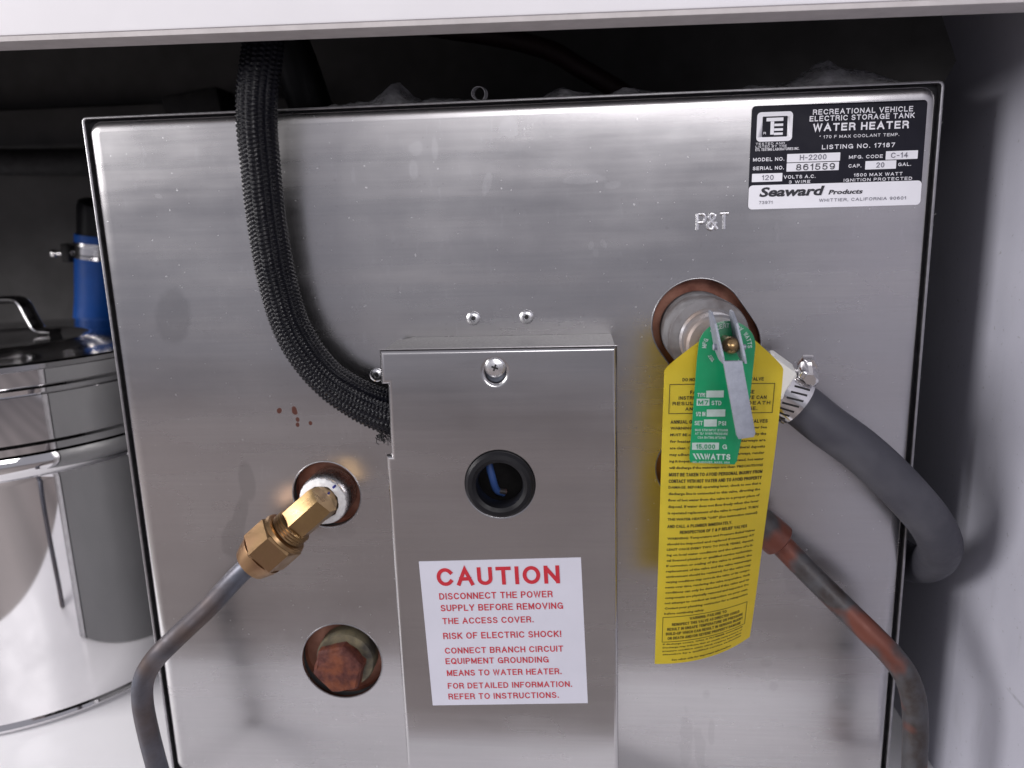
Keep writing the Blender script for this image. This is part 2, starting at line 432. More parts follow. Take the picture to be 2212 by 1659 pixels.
# plain grotesque capitals drawn as strokes: unit height, each glyph (width, strokes)
def _arc(cx, cy, rx, ry, a0, a1, n=9):
    return [(cx+rx*math.cos(math.radians(a0+(a1-a0)*k/n)), cy+ry*math.sin(math.radians(a0+(a1-a0)*k/n))) for k in range(n+1)]
def _glyphs():
    G = {}
    G['A'] = (.78, [[(0, 0), (.39, 1), (.78, 0)], [(.14, .34), (.64, .34)]])
    G['B'] = (.66, [[(0, 0), (0, 1), (.40, 1)]+_arc(.40, .76, .24, .24, 90, -90)[1:]+[(.0, .52)], [(.40, .52)]+_arc(.40, .26, .26, .26, 90, -90)[1:]+[(0, 0)]])
    G['C'] = (.74, [_arc(.40, .5, .40, .5, 38, 322, 20)])
    G['D'] = (.70, [[(0, 0), (0, 1), (.28, 1)]+_arc(.28, .5, .42, .5, 90, -90, 14)[1:]+[(0, 0)]])
    G['E'] = (.60, [[(.60, 1), (0, 1), (0, 0), (.60, 0)], [(0, .52), (.54, .52)]])
    G['F'] = (.56, [[(.56, 1), (0, 1), (0, 0)], [(0, .51), (.48, .51)]])
    G['G'] = (.78, [_arc(.40, .5, .40, .5, 42, 335, 20)+[(.76, .44)], [(.78, 0), (.78, .46), (.44, .46)]])
    G['H'] = (.66, [[(0, 0), (0, 1)], [(.66, 0), (.66, 1)], [(0, .52), (.66, .52)]])
    G['I'] = (.02, [[(.01, 0), (.01, 1)]])
    G['J'] = (.46, [[(.46, 1), (.46, .25)]+_arc(.23, .25, .23, .25, 0, -180)[1:]])
    G['K'] = (.66, [[(0, 0), (0, 1)], [(.64, 1), (0, .36)], [(.22, .58), (.66, 0)]])
    G['L'] = (.54, [[(0, 1), (0, 0), (.54, 0)]])
    G['M'] = (.80, [[(0, 0), (0, 1)], [(.80, 0), (.80, 1)], [(.05, .92), (.40, .12), (.75, .92)]])
    G['N'] = (.68, [[(0, 0), (0, 1)], [(.68, 0), (.68, 1)], [(.06, .91), (.62, .09)]])
    G['O'] = (.80, [_arc(.40, .5, .40, .5, 0, 360, 26)])
    G['P'] = (.62, [[(0, 0), (0, 1), (.36, 1)]+_arc(.36, .73, .26, .27, 90, -90)[1:]+[(0, .46)]])
    G['Q'] = (.80, [_arc(.40, .5, .40, .5, 0, 360, 26), [(.48, .24), (.80, -.02)]])
    G['R'] = (.66, [[(0, 0), (0, 1), (.38, 1)]+_arc(.38, .75, .26, .25, 90, -90)[1:]+[(0, .50)], [(.40, .50), (.60, .36), (.66, 0)]])
    G['S'] = (.64, [_arc(.32, .75, .28, .25, 25, 270, 14)+_arc(.32, .25, .32, .25, 90, -160, 14)[1:]])
    G['T'] = (.66, [[(0, 1), (.66, 1)], [(.33, 1), (.33, 0)]])
    G['U'] = (.66, [[(0, 1), (0, .33)]+_arc(.33, .33, .33, .33, 180, 360, 14)[1:]+[(.66, 1)]])
    G['V'] = (.74, [[(0, 1), (.37, 0), (.74, 1)]])
    G['W'] = (1.02, [[(0, 1), (.24, 0), (.51, 1), (.78, 0), (1.02, 1)]])
    G['X'] = (.70, [[(0, 1), (.70, 0)], [(.70, 1), (0, 0)]])
    G['Y'] = (.72, [[(0, 1), (.36, .44), (.72, 1)], [(.36, .44), (.36, 0)]])
    G['Z'] = (.64, [[(0, 1), (.64, 1), (0, 0), (.64, 0)]])
    G['0'] = (.56, [_arc(.28, .5, .28, .5, 0, 360, 22)])
    G['1'] = (.24, [[(0, .74), (.22, 1), (.22, 0)]])
    G['2'] = (.56, [_arc(.28, .72, .28, .28, 175, -20, 12)+[(0, 0), (.56, 0)]])
    G['3'] = (.56, [_arc(.27, .75, .25, .25, 160, -90, 12)+_arc(.28, .26, .28, .26, 90, -165, 12)[1:]])
    G['4'] = (.60, [[(.44, 0), (.44, 1), (0, .28), (.60, .28)]])
    G['5'] = (.56, [[(.52, 1), (.08, 1), (.03, .50)]+_arc(.27, .32, .29, .32, 140, -155, 14)])
    G['6'] = (.56, [[(.50, .84)]+_arc(.29, .62, .29, .38, 65, 180, 8)+[(.0, .32)]+_arc(.28, .32, .28, .32, 180, 530, 20)[1:]])
    G['7'] = (.54, [[(0, 1), (.54, 1), (.18, 0)]])
    G['8'] = (.56, [_arc(.28, .76, .24, .24, -90, 270, 16), _arc(.28, .26, .28, .26, 90, 450, 18)])
    G['9'] = (.56, [_arc(.28, .68, .28, .32, 0, 350, 20)+[(.56, .6)]+_arc(.28, .40, .28, .40, 0, -130, 10)[1:]])
    G['&'] = (.74, [[(.74, 0), (.16, .62)]+_arc(.32, .80, .20, .20, 215, -30, 10)+[(.10, .42)]+_arc(.26, .25, .26, .25, 130, 300, 8)[1:]+[(.68, .48)]])
    G['.'] = (.04, [[(.02, 0), (.02, .06)]]); G[','] = (.06, [[(.04, .06), (0, -.12)]]); G['-'] = (.34, [[(0, .42), (.34, .42)]])
    G['!'] = (.04, [[(.02, 1), (.02, .32)], [(.02, 0), (.02, .06)]]); G['/'] = (.36, [[(0, 0), (.36, 1)]]); G['*'] = (.2, [[(.1, 1), (.1, .7)], [(0, .78), (.2, .92)]])
    G['%'] = (.6, [[(0, 0), (.6, 1)]]); G[':'] = (.04, [[(.02, 0), (.02, .06)], [(.02, .5), (.02, .56)]])
    return G
GLY = _glyphs()
def stroke_text(st, w, fn, x0, x1, z0, z1, lift=0., gap=.24, space=.50, bm=None):
    """capitals filling the ink box x0..x1, z0..z1; w = stroke weight in cap heights"""
    h = z1-z0; pen = 0.; items = []
    for ch in st:
        if ch == ' ': pen += space; continue
        gw, gs = GLY[ch]; items.append((pen, gs)); pen += gw+gap+w
    tot = pen-gap-w
    wx = w*h                                     # absolute stroke weight
    kx = (x1-x0-wx)/max(tot, 1e-6); kz = h-wx
    own = bm is None
    if own: bm = bmesh.new()
    for off, gs in items:
        for si, pts in enumerate(gs):
            P = [Vector((x0+wx/2+(off+a)*kx, z0+wx/2+b*kz)) for a, b in pts]
            closed = (P[0]-P[-1]).length < 1e-6*max(h, 1)+1e-9
            if closed: P = P[:-1]
            n = len(P); L = []; R = []
            for i in range(n):
                d0 = (P[i]-P[i-1]).normalized() if (i > 0 or closed) else None
                d1 = (P[(i+1) % n]-P[i]).normalized() if (i < n-1 or closed) else None
                if d0 is None: d0 = d1
                if d1 is None: d1 = d0
                n0 = Vector((-d0.y, d0.x)); n1 = Vector((-d1.y, d1.x)); m = n0+n1
                m = n1 if m.length < 1e-6 else m.normalized()
                k = wx/2/max(m.dot(n0), .42)
                e = Vector((0, 0))
                if not closed and i == 0: e = -d1*wx/2
                if not closed and i == n-1: e = d0*wx/2
                L.append(P[i]+m*k+e); R.append(P[i]-m*k+e)
            lf = Vector((0, -(lift+1.2e-5*si), 0))
            VL = [bm.verts.new(fn(p.x, p.y)+lf) for p in L]; VR = [bm.verts.new(fn(p.x, p.y)+lf) for p in R]
            for i in range(n if closed else n-1):
                j = (i+1) % n; bm.faces.new((VL[i], VR[i], VR[j], VL[j]))
    return to_mesh(bm) if own else bm

FLOOR = -.42
# ------------------------------------------------------------------ setting
me = box(-1.2, .271, -.065, -.045, .0285, .34, .0012)
me.transform(Matrix.Rotation(.0115, 4, 'Y'))
fa = struct('face_frame_rail', me, 'whitepaint')
me = box(-1.2, .27, -.0645, -.0455, .0262, .0284); me.transform(Matrix.Rotation(.0115, 4, 'Y'))
link('rail_edge', me, 'edgepaint', fa)
bm = bmesh.new()
wp = [(-.30, FLOOR), (-.30, .34), (.125, .34), (.125, .085), (.077, .024), (.093, .012), (.30, -.02), (.30, FLOOR)]  # rear notch: cut-out edge, its lower slope shaped along a shadow line
for x in (.272, .287): pass
va = [bm.verts.new((.272, y, z)) for y, z in wp]; vb = [bm.verts.new((.287, y, z)) for y, z in wp]
bm.faces.new(va); bm.faces.new(list(reversed(vb)))
for i in range(len(wp)):
    j = (i+1) % len(wp); bm.faces.new((va[i], vb[i], vb[j], va[j]))
struct('wall_right', to_mesh(bm), 'wallpaint')
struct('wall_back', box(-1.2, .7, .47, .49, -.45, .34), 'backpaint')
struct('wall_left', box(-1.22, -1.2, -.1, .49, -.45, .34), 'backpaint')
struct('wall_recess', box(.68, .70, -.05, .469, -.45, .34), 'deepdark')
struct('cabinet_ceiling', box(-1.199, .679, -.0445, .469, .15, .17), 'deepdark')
struct('cabinet_floor', box(-1.199, .679, -.14, .469, FLOOR-.02, FLOOR), 'whitepaint')
struct('ledge', box(-1.19, -.24, .435, .4695, .035, .075, .003), 'backpaint')
struct('room_floor', box(-2.0, 1.5, -2.2, -.141, -.60, -.58), 'wood')

# ------------------------------------------------------------------ water heater
H = thing('water_heater', (0, .2, FLOOR), 'brushed stainless steel water heater with nameplate, caution sticker and black edge gap', 'water heater')
PT1, PT2, PTR = (.1107, -.1215), (.1195, -.134), .0258
BH = (-.1098, -.2213); PH = (-.1090, -.3335); HH = (.1089, -.2054)
RE = .0060; RD = .0022                                            # radius of the rolled edge of the front sheet
pl = flat([rrect(-.2289+RE, .2289-RE, -.4185+RE, -.0001-RE, .0012),
           stadium(PT1, PT2, PTR), circ(*BH, .0212), circ(*PH, .0262), circ(*HH, .021)], -.0012, .0030, 0)
bm = bmesh.new(); bm.from_mesh(pl); bpy.data.meshes.remove(pl)
lps = []
for k in range(9):
    t = PI/2*k/8; d = RE*(1-math.sin(t)); yy = -.0012+RD*(1-math.cos(t))
    lps.append([bm.verts.new((x, yy, z)) for x, z in rrect(-.2289+d, .2289-d, -.4185+d, -.0001-d, .0012+RE-d)])
lps.append([bm.verts.new((v.co.x, .0085, v.co.z)) for v in lps[-1]])
for a, b in zip(lps, lps[1:]):
    n = len(a)
    for i in range(n): bm.faces.new((a[i], a[(i+1) % n], b[(i+1) % n], b[i]))
bmesh.ops.remove_doubles(bm, verts=bm.verts, dist=2e-6)
wn(link('front_panel', to_mesh(bm), 'panel', H))
# thin drawn lip round each opening
for lp_ in (stadium(PT1, PT2, PTR), circ(*BH, .0212), circ(*PH, .0262), circ(*HH, .021)):
    link('hole_lip', tube([(x, -.0010, z) for x, z in lp_]+[(lp_[0][0], -.0010, lp_[0][1])], .00045, 10, 1, False, None, False), 'rimmetal', H)
link('rim', flat([rrect(-.2328, .2328, -.4195, .0024, .0030), rrect(-.2312, .2312, -.4188, .0010, .0020)], -.0006, .012, .0004, 1), 'rimmetal', H)
link('gasket', flat([rrect(-.2313, .2313, -.4187, .0011, .0020), rrect(-.222, .222, -.41, -.008, .003)], .0045, .003), 'gasket', H)
link('jacket', box(-.2322, .2322, .0118, .44, FLOOR+.0004, .0018, .003), 'jacket', H)
# hole linings behind the front panel
def cup(outline, depth):
    bm = bmesh.new(); n = len(outline)
    a = [bm.verts.new((x, .0064, z)) for x, z in outline]; b = [bm.verts.new((x, depth, z)) for x, z in outline]
    for i in range(n): bm.faces.new((a[i], a[(i+1) % n], b[(i+1) % n], b[i]))
    bm.faces.new(b); return to_mesh(bm)
link('hole_collar', cup(stadium(PT1, PT2, PTR+.0005), .0095), 'copperhole', H)
link('hole_collar', cup(circ(*BH, .0216), .0105), 'copperhole', H)
link('hole_collar', cup(circ(*PH, .0266), .011), 'copperhole', H)
link('hole_collar', cup(circ(*HH, .0214), .010), 'copperhole', H)
# access cover
CY_ = -.0466
cov = [(-.0599, -.1253), (-.0601, -.1438), (-.0566, -.1438), (-.0572, -.1827), (-.0599, -.1827), (-.0597, -.4185), (.0638, -.4185), (.0633, -.1253)]
sl = [(.0005+.0052*math.cos(t), -.1375+(.0046 if math.sin(t) < 0 else -.0016)*0+.0052*math.sin(t)*(1.0 if math.sin(t) > 0 else 1.15)) for t in [2*PI*i/32 for i in range(32)]]
cover = flat([cov, sl, circ(.0010, -.1988, .0172)], CY_, .0058, .0027, 5)
ac = wn(link('access_cover', cover, 'cover', H))
bm = bmesh.new()
tp = [(-.0585, CY_+.0030), (.0622, CY_+.0030), (.0622, -.0016), (-.0500, -.0016), (-.0578, -.012)]
a = [bm.verts.new((x, y, -.1256)) for x, y in tp]; b = [bm.verts.new((x, y, -.1268)) for x, y in tp]
bm.faces.new(a); bm.faces.new(list(reversed(b)))
for i in range(5): bm.faces.new((a[i], b[i], b[(i+1) % 5], a[(i+1) % 5]))
link('cover_top', to_mesh(bm), 'darksteel', ac)
link('cover_side', box(.0615, .0627, CY_+.0060, -.0016, -.4180, -.1272), 'cover', ac)
link('cover_side', box(-.0588, -.0576, CY_+.0060, -.0016, -.4180, -.1835), 'cover', ac)
link('cover_side', box(-.0588, -.0576, CY_+.0060, -.0016, -.1433, -.1272), 'cover', ac)
# cover screw: dished bracket behind the keyhole, domed cross-head
link('screw_bracket', box(-.012, .013, CY_+.0061, CY_+.0068, -.152, -.128), 'zinc', ac)
sc = link('screw', lathe((.0006, CY_+.0016, -.1351), (0, -1, 0), [(0, .0056), (.0012, .0055), (.0024, .0044), (.0030, .0025), (.0032, 0)], 32), 'alu', ac)
# cross recess drawn as two crossing grooves standing dark in the head
bm = box(-.0018+.0006, .0018+.0006, CY_-.0018, CY_-.0014, -.13555, -.13465, 0); bm2 = bmesh.new(); bm2.from_mesh(bm)
box(.00015, .00105, CY_-.00182, CY_-.0014, -.1369, -.1333, bm=bm2)
mm = to_mesh(bm2); mm.transform(Matrix.Translation((.0006, 0, -.1351)) @ Matrix.Rotation(.35, 4, 'Y') @ Matrix.Translation((-.0006, 0, .1351)))
link('cross_recess', mm, 'dullblack', ac)
# grommet and what shows through it
link('grommet', lathe((.0010, CY_+.003, -.1988), (0, -1, 0), [(-.006, .0165), (-.006, .0125), (.003, .0122), (.0052, .0128), (.0062, .0148), (.0058, .0170), (.0042, .0184), (.003, .0186), (.0030, .0172), (-.006, .0172)], 56, close=False), 'blackrubber', ac)
link('cavity_back', box(-.05, .055, -.0075, -.0030, -.25, -.15), 'cavity', H)  # thin near-black plate backing the cavity behind the grommet hole
link('wire', tube([(-.0085, -.024, -.178), (-.0068, -.030, -.190), (-.0048, -.031, -.200), (-.0030, -.028, -.2085), (.0005, -.024, -.212)], .0021, 12), 'bluewire', H)
link('wire', tube([(.016, -.016, -.176), (.009, -.02, -.185), (.013, -.02, -.197), (.02, -.014, -.208)], .002, 12), 'darkwire', H)
link('wire_end', tube([(-.0018, -.0275, -.2095), (.0022, -.026, -.2105)], .0016, 10), 'copper', H)
# pop rivets, one shared shape
rv = lathe((0, 0, 0), (0, -1, 0), [(0, .0040), (.0006, .0040), (.0014, .0032), (.0016, .0019), (.0006, .0016), (.0006, .0011), (.0010, .0009), (.0010, 0)], 28)
rv.materials.append(MT['alu'])
for x, z in ((-.0156, -.1154), (.0148, -.1152), (-.0738, -.1474)):
    link('rivet', rv, None, H, (x, -.0012, z), 40)
rh = lathe((0, 0, 0), (0, -1, 0), [(0, .00125), (.00075, .00125), (.00075, 0)], 16); rh.materials.append(MT['dullblack'])
for x, z in ((-.0156, -.1154), (.0148, -.1152), (-.0738, -.1474)):
    link('rivet_bore', rh, None, H, (x, -.0015, z), 40)
# embossed letters
bm = bmesh.new(); pen = 0
for ch in 'P&T':
    gw, gs = GLY[ch]
    for st_ in gs: tube([(.1089+(pen+a)*.0068, -.0012, -.0694+b*.0082) for a, b in st_], .00105, 10, 1, True, bm, False)
    pen += gw+.20
me = to_mesh(bm)
link('embossed_lettering', me, 'alu', H)

# nameplate
def quadmap(c00, c10, c11, c01, y):
    """bilinear from unit square (u right, v up)"""
    P = [Vector((p[0], y, p[1])) for p in (c00, c10, c11, c01)]
    return lambda u, v: (P[0]*(1-u)*(1-v)+P[1]*u*(1-v)+P[2]*u*v+P[3]*(1-u)*v)
NQ = ((.1356, -.0595), (.2247, -.0597), (.2245, -.0070), (.1360, -.0066))
def nq(y):
    f = quadmap(*NQ, y); return lambda a, b: f(a/88., b/52.)
def plate_on(fn, loops, thick=.0003):
    me = flat(loops, 0, thick)
    for v in me.vertices: yy = v.co.y; p = fn(v.co.x, v.co.z); v.co = Vector((p.x, p.y+yy, p.z))
    return me
NY = -.00165
np_ = link('nameplate', plate_on(nq(NY), [rrect(0, 88, 0, 52, 2)], .0004), 'plateblack', H)
np_['label'] = 'black and white printed nameplate'
link('nameplate_band', plate_on(nq(NY-.00012), [rrect(0, 88, 0, 12.3, 2)], .0001), 'plateink', np_)
link('logo_frame', plate_on(nq(NY-.00012), [rrect(2.8, 21.0, 34.2, 48.8, 2), rrect(5.6, 18.4, 36.4, 46.6, .4)], .0001), 'plateink', np_)
def npt(s, x0, x1, z0, z1, ink='plateink', bold=.01, shear=0., dy=.00014, res=2):
    if any(c.islower() for c in s): me = lettering(s, x0, x1, z0, z1, nq(NY-dy), bold, shear, 1., res)
    else: me = stroke_text(s, .15+bold*2.5, nq(NY-dy), x0, x1, z0, z1)
    link('lettering', me, ink, np_, smooth=0)
# logo: joined T and E
lg = [[(7.6, 44.2), (16.2, 44.2), (16.2, 45.9), (7.6, 45.9)], [(9.8, 37.6), (11.6, 37.6), (11.6, 44.1), (9.8, 44.1)]]
for z in (41.9, 39.6, 37.5): lg.append([(11.7, z-.2), (16.2, z-.2), (16.2, z+1.0), (11.7, z+1.0)])
link('logo', plate_on(nq(NY-.00012), lg, .0001), 'plateink', np_, smooth=0)
npt('R', 6.3, 7.6, 37.8, 39, res=1)
npt('TESTED AND', 2.6, 17.5, 32.6, 33.7, bold=0, res=1); npt('LISTED BY THE', 2.6, 18.5, 31.2, 32.3, bold=0, res=1); npt('ETL TESTING LABORATORIES INC.', 2.6, 25, 29.6, 30.9, bold=0, res=1)
npt('RECREATIONAL VEHICLE', 31, 81, 46.6, 49.2); npt('ELECTRIC STORAGE TANK', 29.5, 82, 43.4, 46.0)
npt('WATER HEATER', 31.5, 79.5, 38.4, 42.2, bold=.022); npt('* 170 F MAX COOLANT TEMP.', 35, 75, 34.8, 36.3, bold=0)
npt('LISTING NO. 17187', 36.5, 73.2, 29.4, 31.6)
npt('MODEL NO.', 1.6, 17.6, 24.4, 26.2); npt('SERIAL NO.', 1.6, 17.6, 20.0, 21.8)
npt('MFG. CODE', 50.5, 67.5, 24.2, 25.9); npt('CAP.', 50.5, 57, 19.8, 21.5); npt('GAL.', 75.5, 82, 19.8, 21.5)
npt('VOLTS A.C.', 17.8, 34, 15.2, 16.9); npt('3 WIRE', 20.5, 31.5, 12.75, 14.2)
npt('1500 MAX WATT', 53.5, 78, 15.2, 16.8); npt('IGNITION PROTECTED', 48.5, 83, 12.75, 14.3)
for x0, x1, z0, z1 in ((19, 46, 23.4, 27.6), (19, 45.6, 18.8, 23.0), (1.4, 17, 14.0, 18.2), (69, 85, 23.2, 27.4), (59, 74.5, 18.6, 22.8)):
    link('data_field', plate_on(nq(NY-.00012), [rrect(x0, x1, z0, z1, .2)], .0001), 'plateink', np_)
npt('H-2200', 25.5, 39, 24.3, 27, 'greyink', 0, 0, .0003); npt('861559', 23.8, 43.5, 19.2, 22.4, 'blackink', 0, 0, .0003)
npt('120', 6.5, 12.5, 14.8, 17.4, 'greyink', 0, 0, .0003); npt('C-14', 71.5, 80, 24, 26.6, 'greyink', 0, 0, .0003); npt('20', 64.5, 68.5, 19.4, 22.0, 'greyink', 0, 0, .0003)
npt('Seaward', 5.5, 39, 6.2, 11.2, 'blackink', .035, .22, .0003, 3); npt('Products', 41, 58.5, 6.5, 8.9, 'blackink', .03, .22, .0003)
npt('73971', 5.5, 12.5, 2.6, 4.2, 'greyink', 0, 0, .0003); npt('WHITTIER, CALIFORNIA 90601', 36.5, 80.5, 2.9, 4.5, 'greyink', .005, 0, .0003)

# caution sticker, 100 x 100 units
CQ = ((-.0421, -.3321), (.0465, -.3286), (.0436, -.2405), (-.0453, -.2434))
def cq(y):
    f = quadmap(*CQ, y); return lambda a, b: f(a/100., b/100.)
st = link('caution_sticker', plate_on(cq(CY_-.0003), [[(0, 0), (100, 0), (100, 100), (0, 100)]], .0003), 'sticker', H)
st['label'] = 'white caution sticker with red capitals'
for s, x0, x1, z0, z1, bd in (('CAUTION', 10.3, 86.5, 83.4, 95.4, .02), ('DISCONNECT THE POWER', 10.8, 81.5, 74.2, 78.6, .006),
        ('SUPPLY BEFORE REMOVING', 11, 87.5, 66.2, 70.6, .006), ('THE ACCESS COVER.', 11.4, 68.8, 57.4, 61.6, .006),
        ('RISK OF ELECTRIC SHOCK!', 11, 85.5, 47.0, 51.4, .006), ('CONNECT BRANCH CIRCUIT', 11.2, 86.2, 36.8, 41.0, .006),
        ('EQUIPMENT GROUNDING', 11.0, 76.6, 29.4, 33.6, .006), ('MEANS TO WATER HEATER.', 11.2, 84.4, 21.0, 25.2, .006),
        ('FOR DETAILED INFORMATION.', 11.0, 90.6, 11.9, 16.0, .006), ('REFER TO INSTRUCTIONS.', 10.8, 81.8, 4.2, 8.4, .006)):
    link('lettering', stroke_text(s, .20 if s == 'CAUTION' else .16, cq(CY_-.00045), x0, x1, z0, z1), 'redink', st, smooth=0)

# rusted drain plug in the lower hole
link('plug_collar', lathe((-.1072, .010, -.3335), (0, -1, 0), [(0, .0190), (.0085, .0190), (.0105, .0182), (.0105, .012)], 40, close=False), 'plugcollar', H)
pg = bmesh.new()
hexnut((-.1090, .008, -.3365), (-.10, -1, 0), .0155, .0172, .25, .1, pg)
bmesh.ops.subdivide_edges(pg, edges=pg.edges[:], cuts=4, use_grid_fill=True)
for v in pg.verts: v.co += v.co.normalized()*0+Vector((mnoise.noise(v.co*400), mnoise.noise(v.co*400+Vector((9, 0, 0))), mnoise.noise(v.co*400+Vector((0, 9, 0)))))*.0007
link('drain_plug', to_mesh(pg), 'rust', H, smooth=45)

# ------------------------------------------------------------------ left tube with brass elbow
LP = thing('water_tube', (BH[0], -.002, BH[1]), 'bent dark tube with brass elbow and nut, leaving the heater beside the stockpot', 'pipe')
link('nipple', lathe((-.1094, .008, -.2222), (0, -1, 0), [(0, .0152), (.0150, .0152), (.0175, .0146), (.0178, .0105)], 48, close=False), 'alu', LP)
tb = bmesh.new(); lathe((-.1094, -.0096, -.2222), (0, -1, 0), [(0, .0138), (.0009, .0141), (.0018, .0131), (.0026, .0120), (.0030, .0104)], 60, tb, False)
for v in tb.verts: v.co += Vector((mnoise.noise(v.co*500), mnoise.noise(v.co*300), mnoise.noise(v.co*450+Vector((5, 5, 5)))))*.0007
link('thread_tape', to_mesh(tb), 'tape', LP)
for x, y, z, a in ((-.1008, -.0126, -.2120, -.6), (-.1030, -.0180, -.2144, -.6)):
    m = box(-.0006, .0006, -.0016, .0016, -.0006, .0006); m.transform(Matrix.Translation((x, y, z)) @ Matrix.Rotation(a, 4, 'Y'))
    link('ink_mark', m, 'bluemark', LP)
E0 = Vector((-.1094, -.010, -.2222)); EC = Vector((-.1094, -.030, -.2200))
D = Vector((-.76, -.10, -.64)).normalized()
eb = bmesh.new()
lathe(E0, EC-E0, [(0, .0098), (.010, .0098), (.013, .0094), (.016, .0085), (.020, .006)], 40, eb)
ee = link('elbow', to_mesh(eb), 'brass', LP)
link('elbow_arm', hexnut(EC-D*.0098, D, .0265, .0104, .30, .05), 'brass', ee, smooth=20)
th = []
for k in range(13): th.append((k*.0009, .0112 if k % 2 else .0103))
link('thread', lathe(EC+D*.0125, D, th, 40), 'brass', ee, smooth=60)
N0 = EC+D*.0195
nt = link('nut', lathe(N0, D, [(0, .0112), (.0004, .0134), (.0022, .0142), (.0030, .0134)], 48), 'brassold', LP)
link('nut_hex', hexnut(N0+D*.0028, D, .0175, .0152, .45, .07), 'brassold', nt, smooth=20)
link('nut_neck', lathe(N0+D*.0195, D, [(0, .0138), (.003, .0132), (.0095, .0108), (.0108, .0070)], 40), 'brassold', nt)
T0 = N0+D*.0285
link('tube', tube([T0, T0+D*.012, (-.1700, T0.y-.010, -.2735), (-.1880, -.0560, -.2890), (-.2000, -.0560, -.3010), (-.2075, -.0560, -.3130), (-.2098, -.0565, -.3270), (-.2085, -.0575, -.3450), (-.2050, -.0590, -.3680), (-.2000, -.0600, -.4000), (-.1990, -.0600, FLOOR+.0005)], .0059, 24, 10), 'copperoxid', LP)

# ------------------------------------------------------------------ right copper pipe
RP = thing('copper_pipe', (HH[0], -.002, HH[1]), 'reddish brown copper pipe running from behind the yellow tag down to the floor', 'pipe')
link('elbow', tube([(.1089, .0095, -.2054), (.1089, -.008, -.2054), (.1105, -.018, -.2066), (.1180, -.0225, -.2110), (.1290, -.0240, -.2185)], .0088, 24), 'copper', RP)
link('collar', lathe((.1280, -.0238, -.2172), (.0261, -.001, -.0232), [(0, .0088), (.001, .0098), (.0340, .0098), (.0352, .0084), (.0354, .006)], 32), 'copper', RP)
link('tube', tube([(.1500, -.0248, -.2370), (.1625, -.0280, -.2500), (.1763, -.0335, -.2636), (.1900, -.0400, -.2768), (.2000, -.0450, -.2862), (.2085, -.0485, -.2950), (.2150, -.0515, -.3040), (.2190, -.0535, -.3150), (.2210, -.0545, -.3290), (.2222, -.0555, -.3560), (.2222, -.0560, -.39), (.2222, -.0560, FLOOR+.0005)], .0064, 24, 10), 'copper', RP)

# ------------------------------------------------------------------ relief valve
V = thing('relief_valve', (.1115, -.004, -.1245), 'relief valve on grey pipe stub with zinc lever and green enamel plate', 'valve')
AX = Vector((.008, -1, .004)).normalized(); VO = Vector((.1112, .0080, -.1245))
link('pipe_coupling', lathe(VO, AX, [(0, .0210), (.038, .0210), (.0405, .0203), (.0410, .0165)], 56), 'galv', V)
link('bushing', lathe(VO+AX*.041, AX, [(0, .0158), (.003, .0160), (.0042, .0148)], 48), 'bronze', V)
bd = bmesh.new(); lathe(VO+AX*.0450, AX, [(0, .0140), (.002, .0152), (.012, .0154), (.0175, .0152), (.0190, .0140), (.0195, 0)], 48, bd)
link('valve_body', to_mesh(bd), 'bronze', V)
OA = Vector((.1205, -.0395, -.1315)); OD = Vector((.0305, -.0012, -.0225)).normalized()
link('outlet', lathe(OA, OD, [(0, .0105), (.012, .0110), (.015, .0118), (.017, .0110)], 32), 'bronze', V)
# green plate: rounded top, tapering foot, leaning to one side
GY = -.0655
gp = []
for k in range(25):
    t = math.radians(0+180*k/24); gp.append((.1142+.0134*math.cos(t), -.1232+.0124*math.sin(t)))
gp += [(.1003, -.128), (.0975, -.1790), (.0982, -.1810), (.1195, -.1822), (.1206, -.1806), (.1258, -.150)]
gpl = link('green_plate', flat([gp], GY, .0008, .0002, 1), 'green', V)
def gmap(y): return lambda a, b: Vector((.0968+a*.001, y, -.1822+b*.001+a*(-.00002)))
def gt(s, x0, x1, z0, z1, ink='greenink', bold=.008, dy=.0001):
    link('lettering', stroke_text(s, .16+bold*2, gmap(GY-dy), x0, x1, z0, z1), ink, gpl, smooth=0)
for x0, x1, z0, z1 in ((8.2, 16.5, 34.2, 37.6), (22, 27.5, 34.0, 37.4), (3.7, 9.8, 30.2, 33.6), (8.6, 17.5, 24.6, 28.2), (7.4, 13.6, 19.6, 23.2), (1.9, 14.9, 7.8, 11.4)):
    link('data_field', flat([[(.0968+x0*.001, -.1822+z0*.001), (.0968+x1*.001, -.1822+z0*.001), (.0968+x1*.001, -.1822+z1*.001), (.0968+x0*.001, -.1822+z1*.001)]], GY-.0001, .0001), 'greenink', gpl)
gt('TYPE', 4, 7.8, 34.6, 36.6); gt('M7', 4.4, 9.2, 30.8, 33, 'green', .01, .0003); gt('STD', 10.8, 15.5, 30.6, 32.8)
gt('1/2 IN', 3.4, 8, 25, 27.2); gt('SET', 2.9, 6.8, 20.4, 22.6); gt('PSI', 14.4, 18, 20.4, 22.6)
gt('MAX STM INPUT BTU/HR', 3.2, 19, 17.4, 18.6, bold=0); gt('AT 10% OVER PRESSURE', 3.2, 19, 15.6, 16.8, bold=0); gt('CSA RATING BTU/HR', 4.5, 18, 13.6, 14.8, bold=0)
gt('15,000', 3.8, 13, 8.5, 10.8, 'green', .01, .0003); gt('G', 16.6, 18.8, 8.4, 10.8)
lg = []
for k in range(3): lg.append([(.0968+(2.2+k*1.7)*.001, -.1822+.0059), (.0968+(3.3+k*1.7)*.001, -.1822+.0059), (.0968+(4.6+k*1.7)*.001, -.1822+.0029), (.0968+(3.9+k*1.7)*.001, -.1822+.0029)])
link('logo', flat(lg, GY-.0001, .0001), 'greenink', gpl, smooth=0)
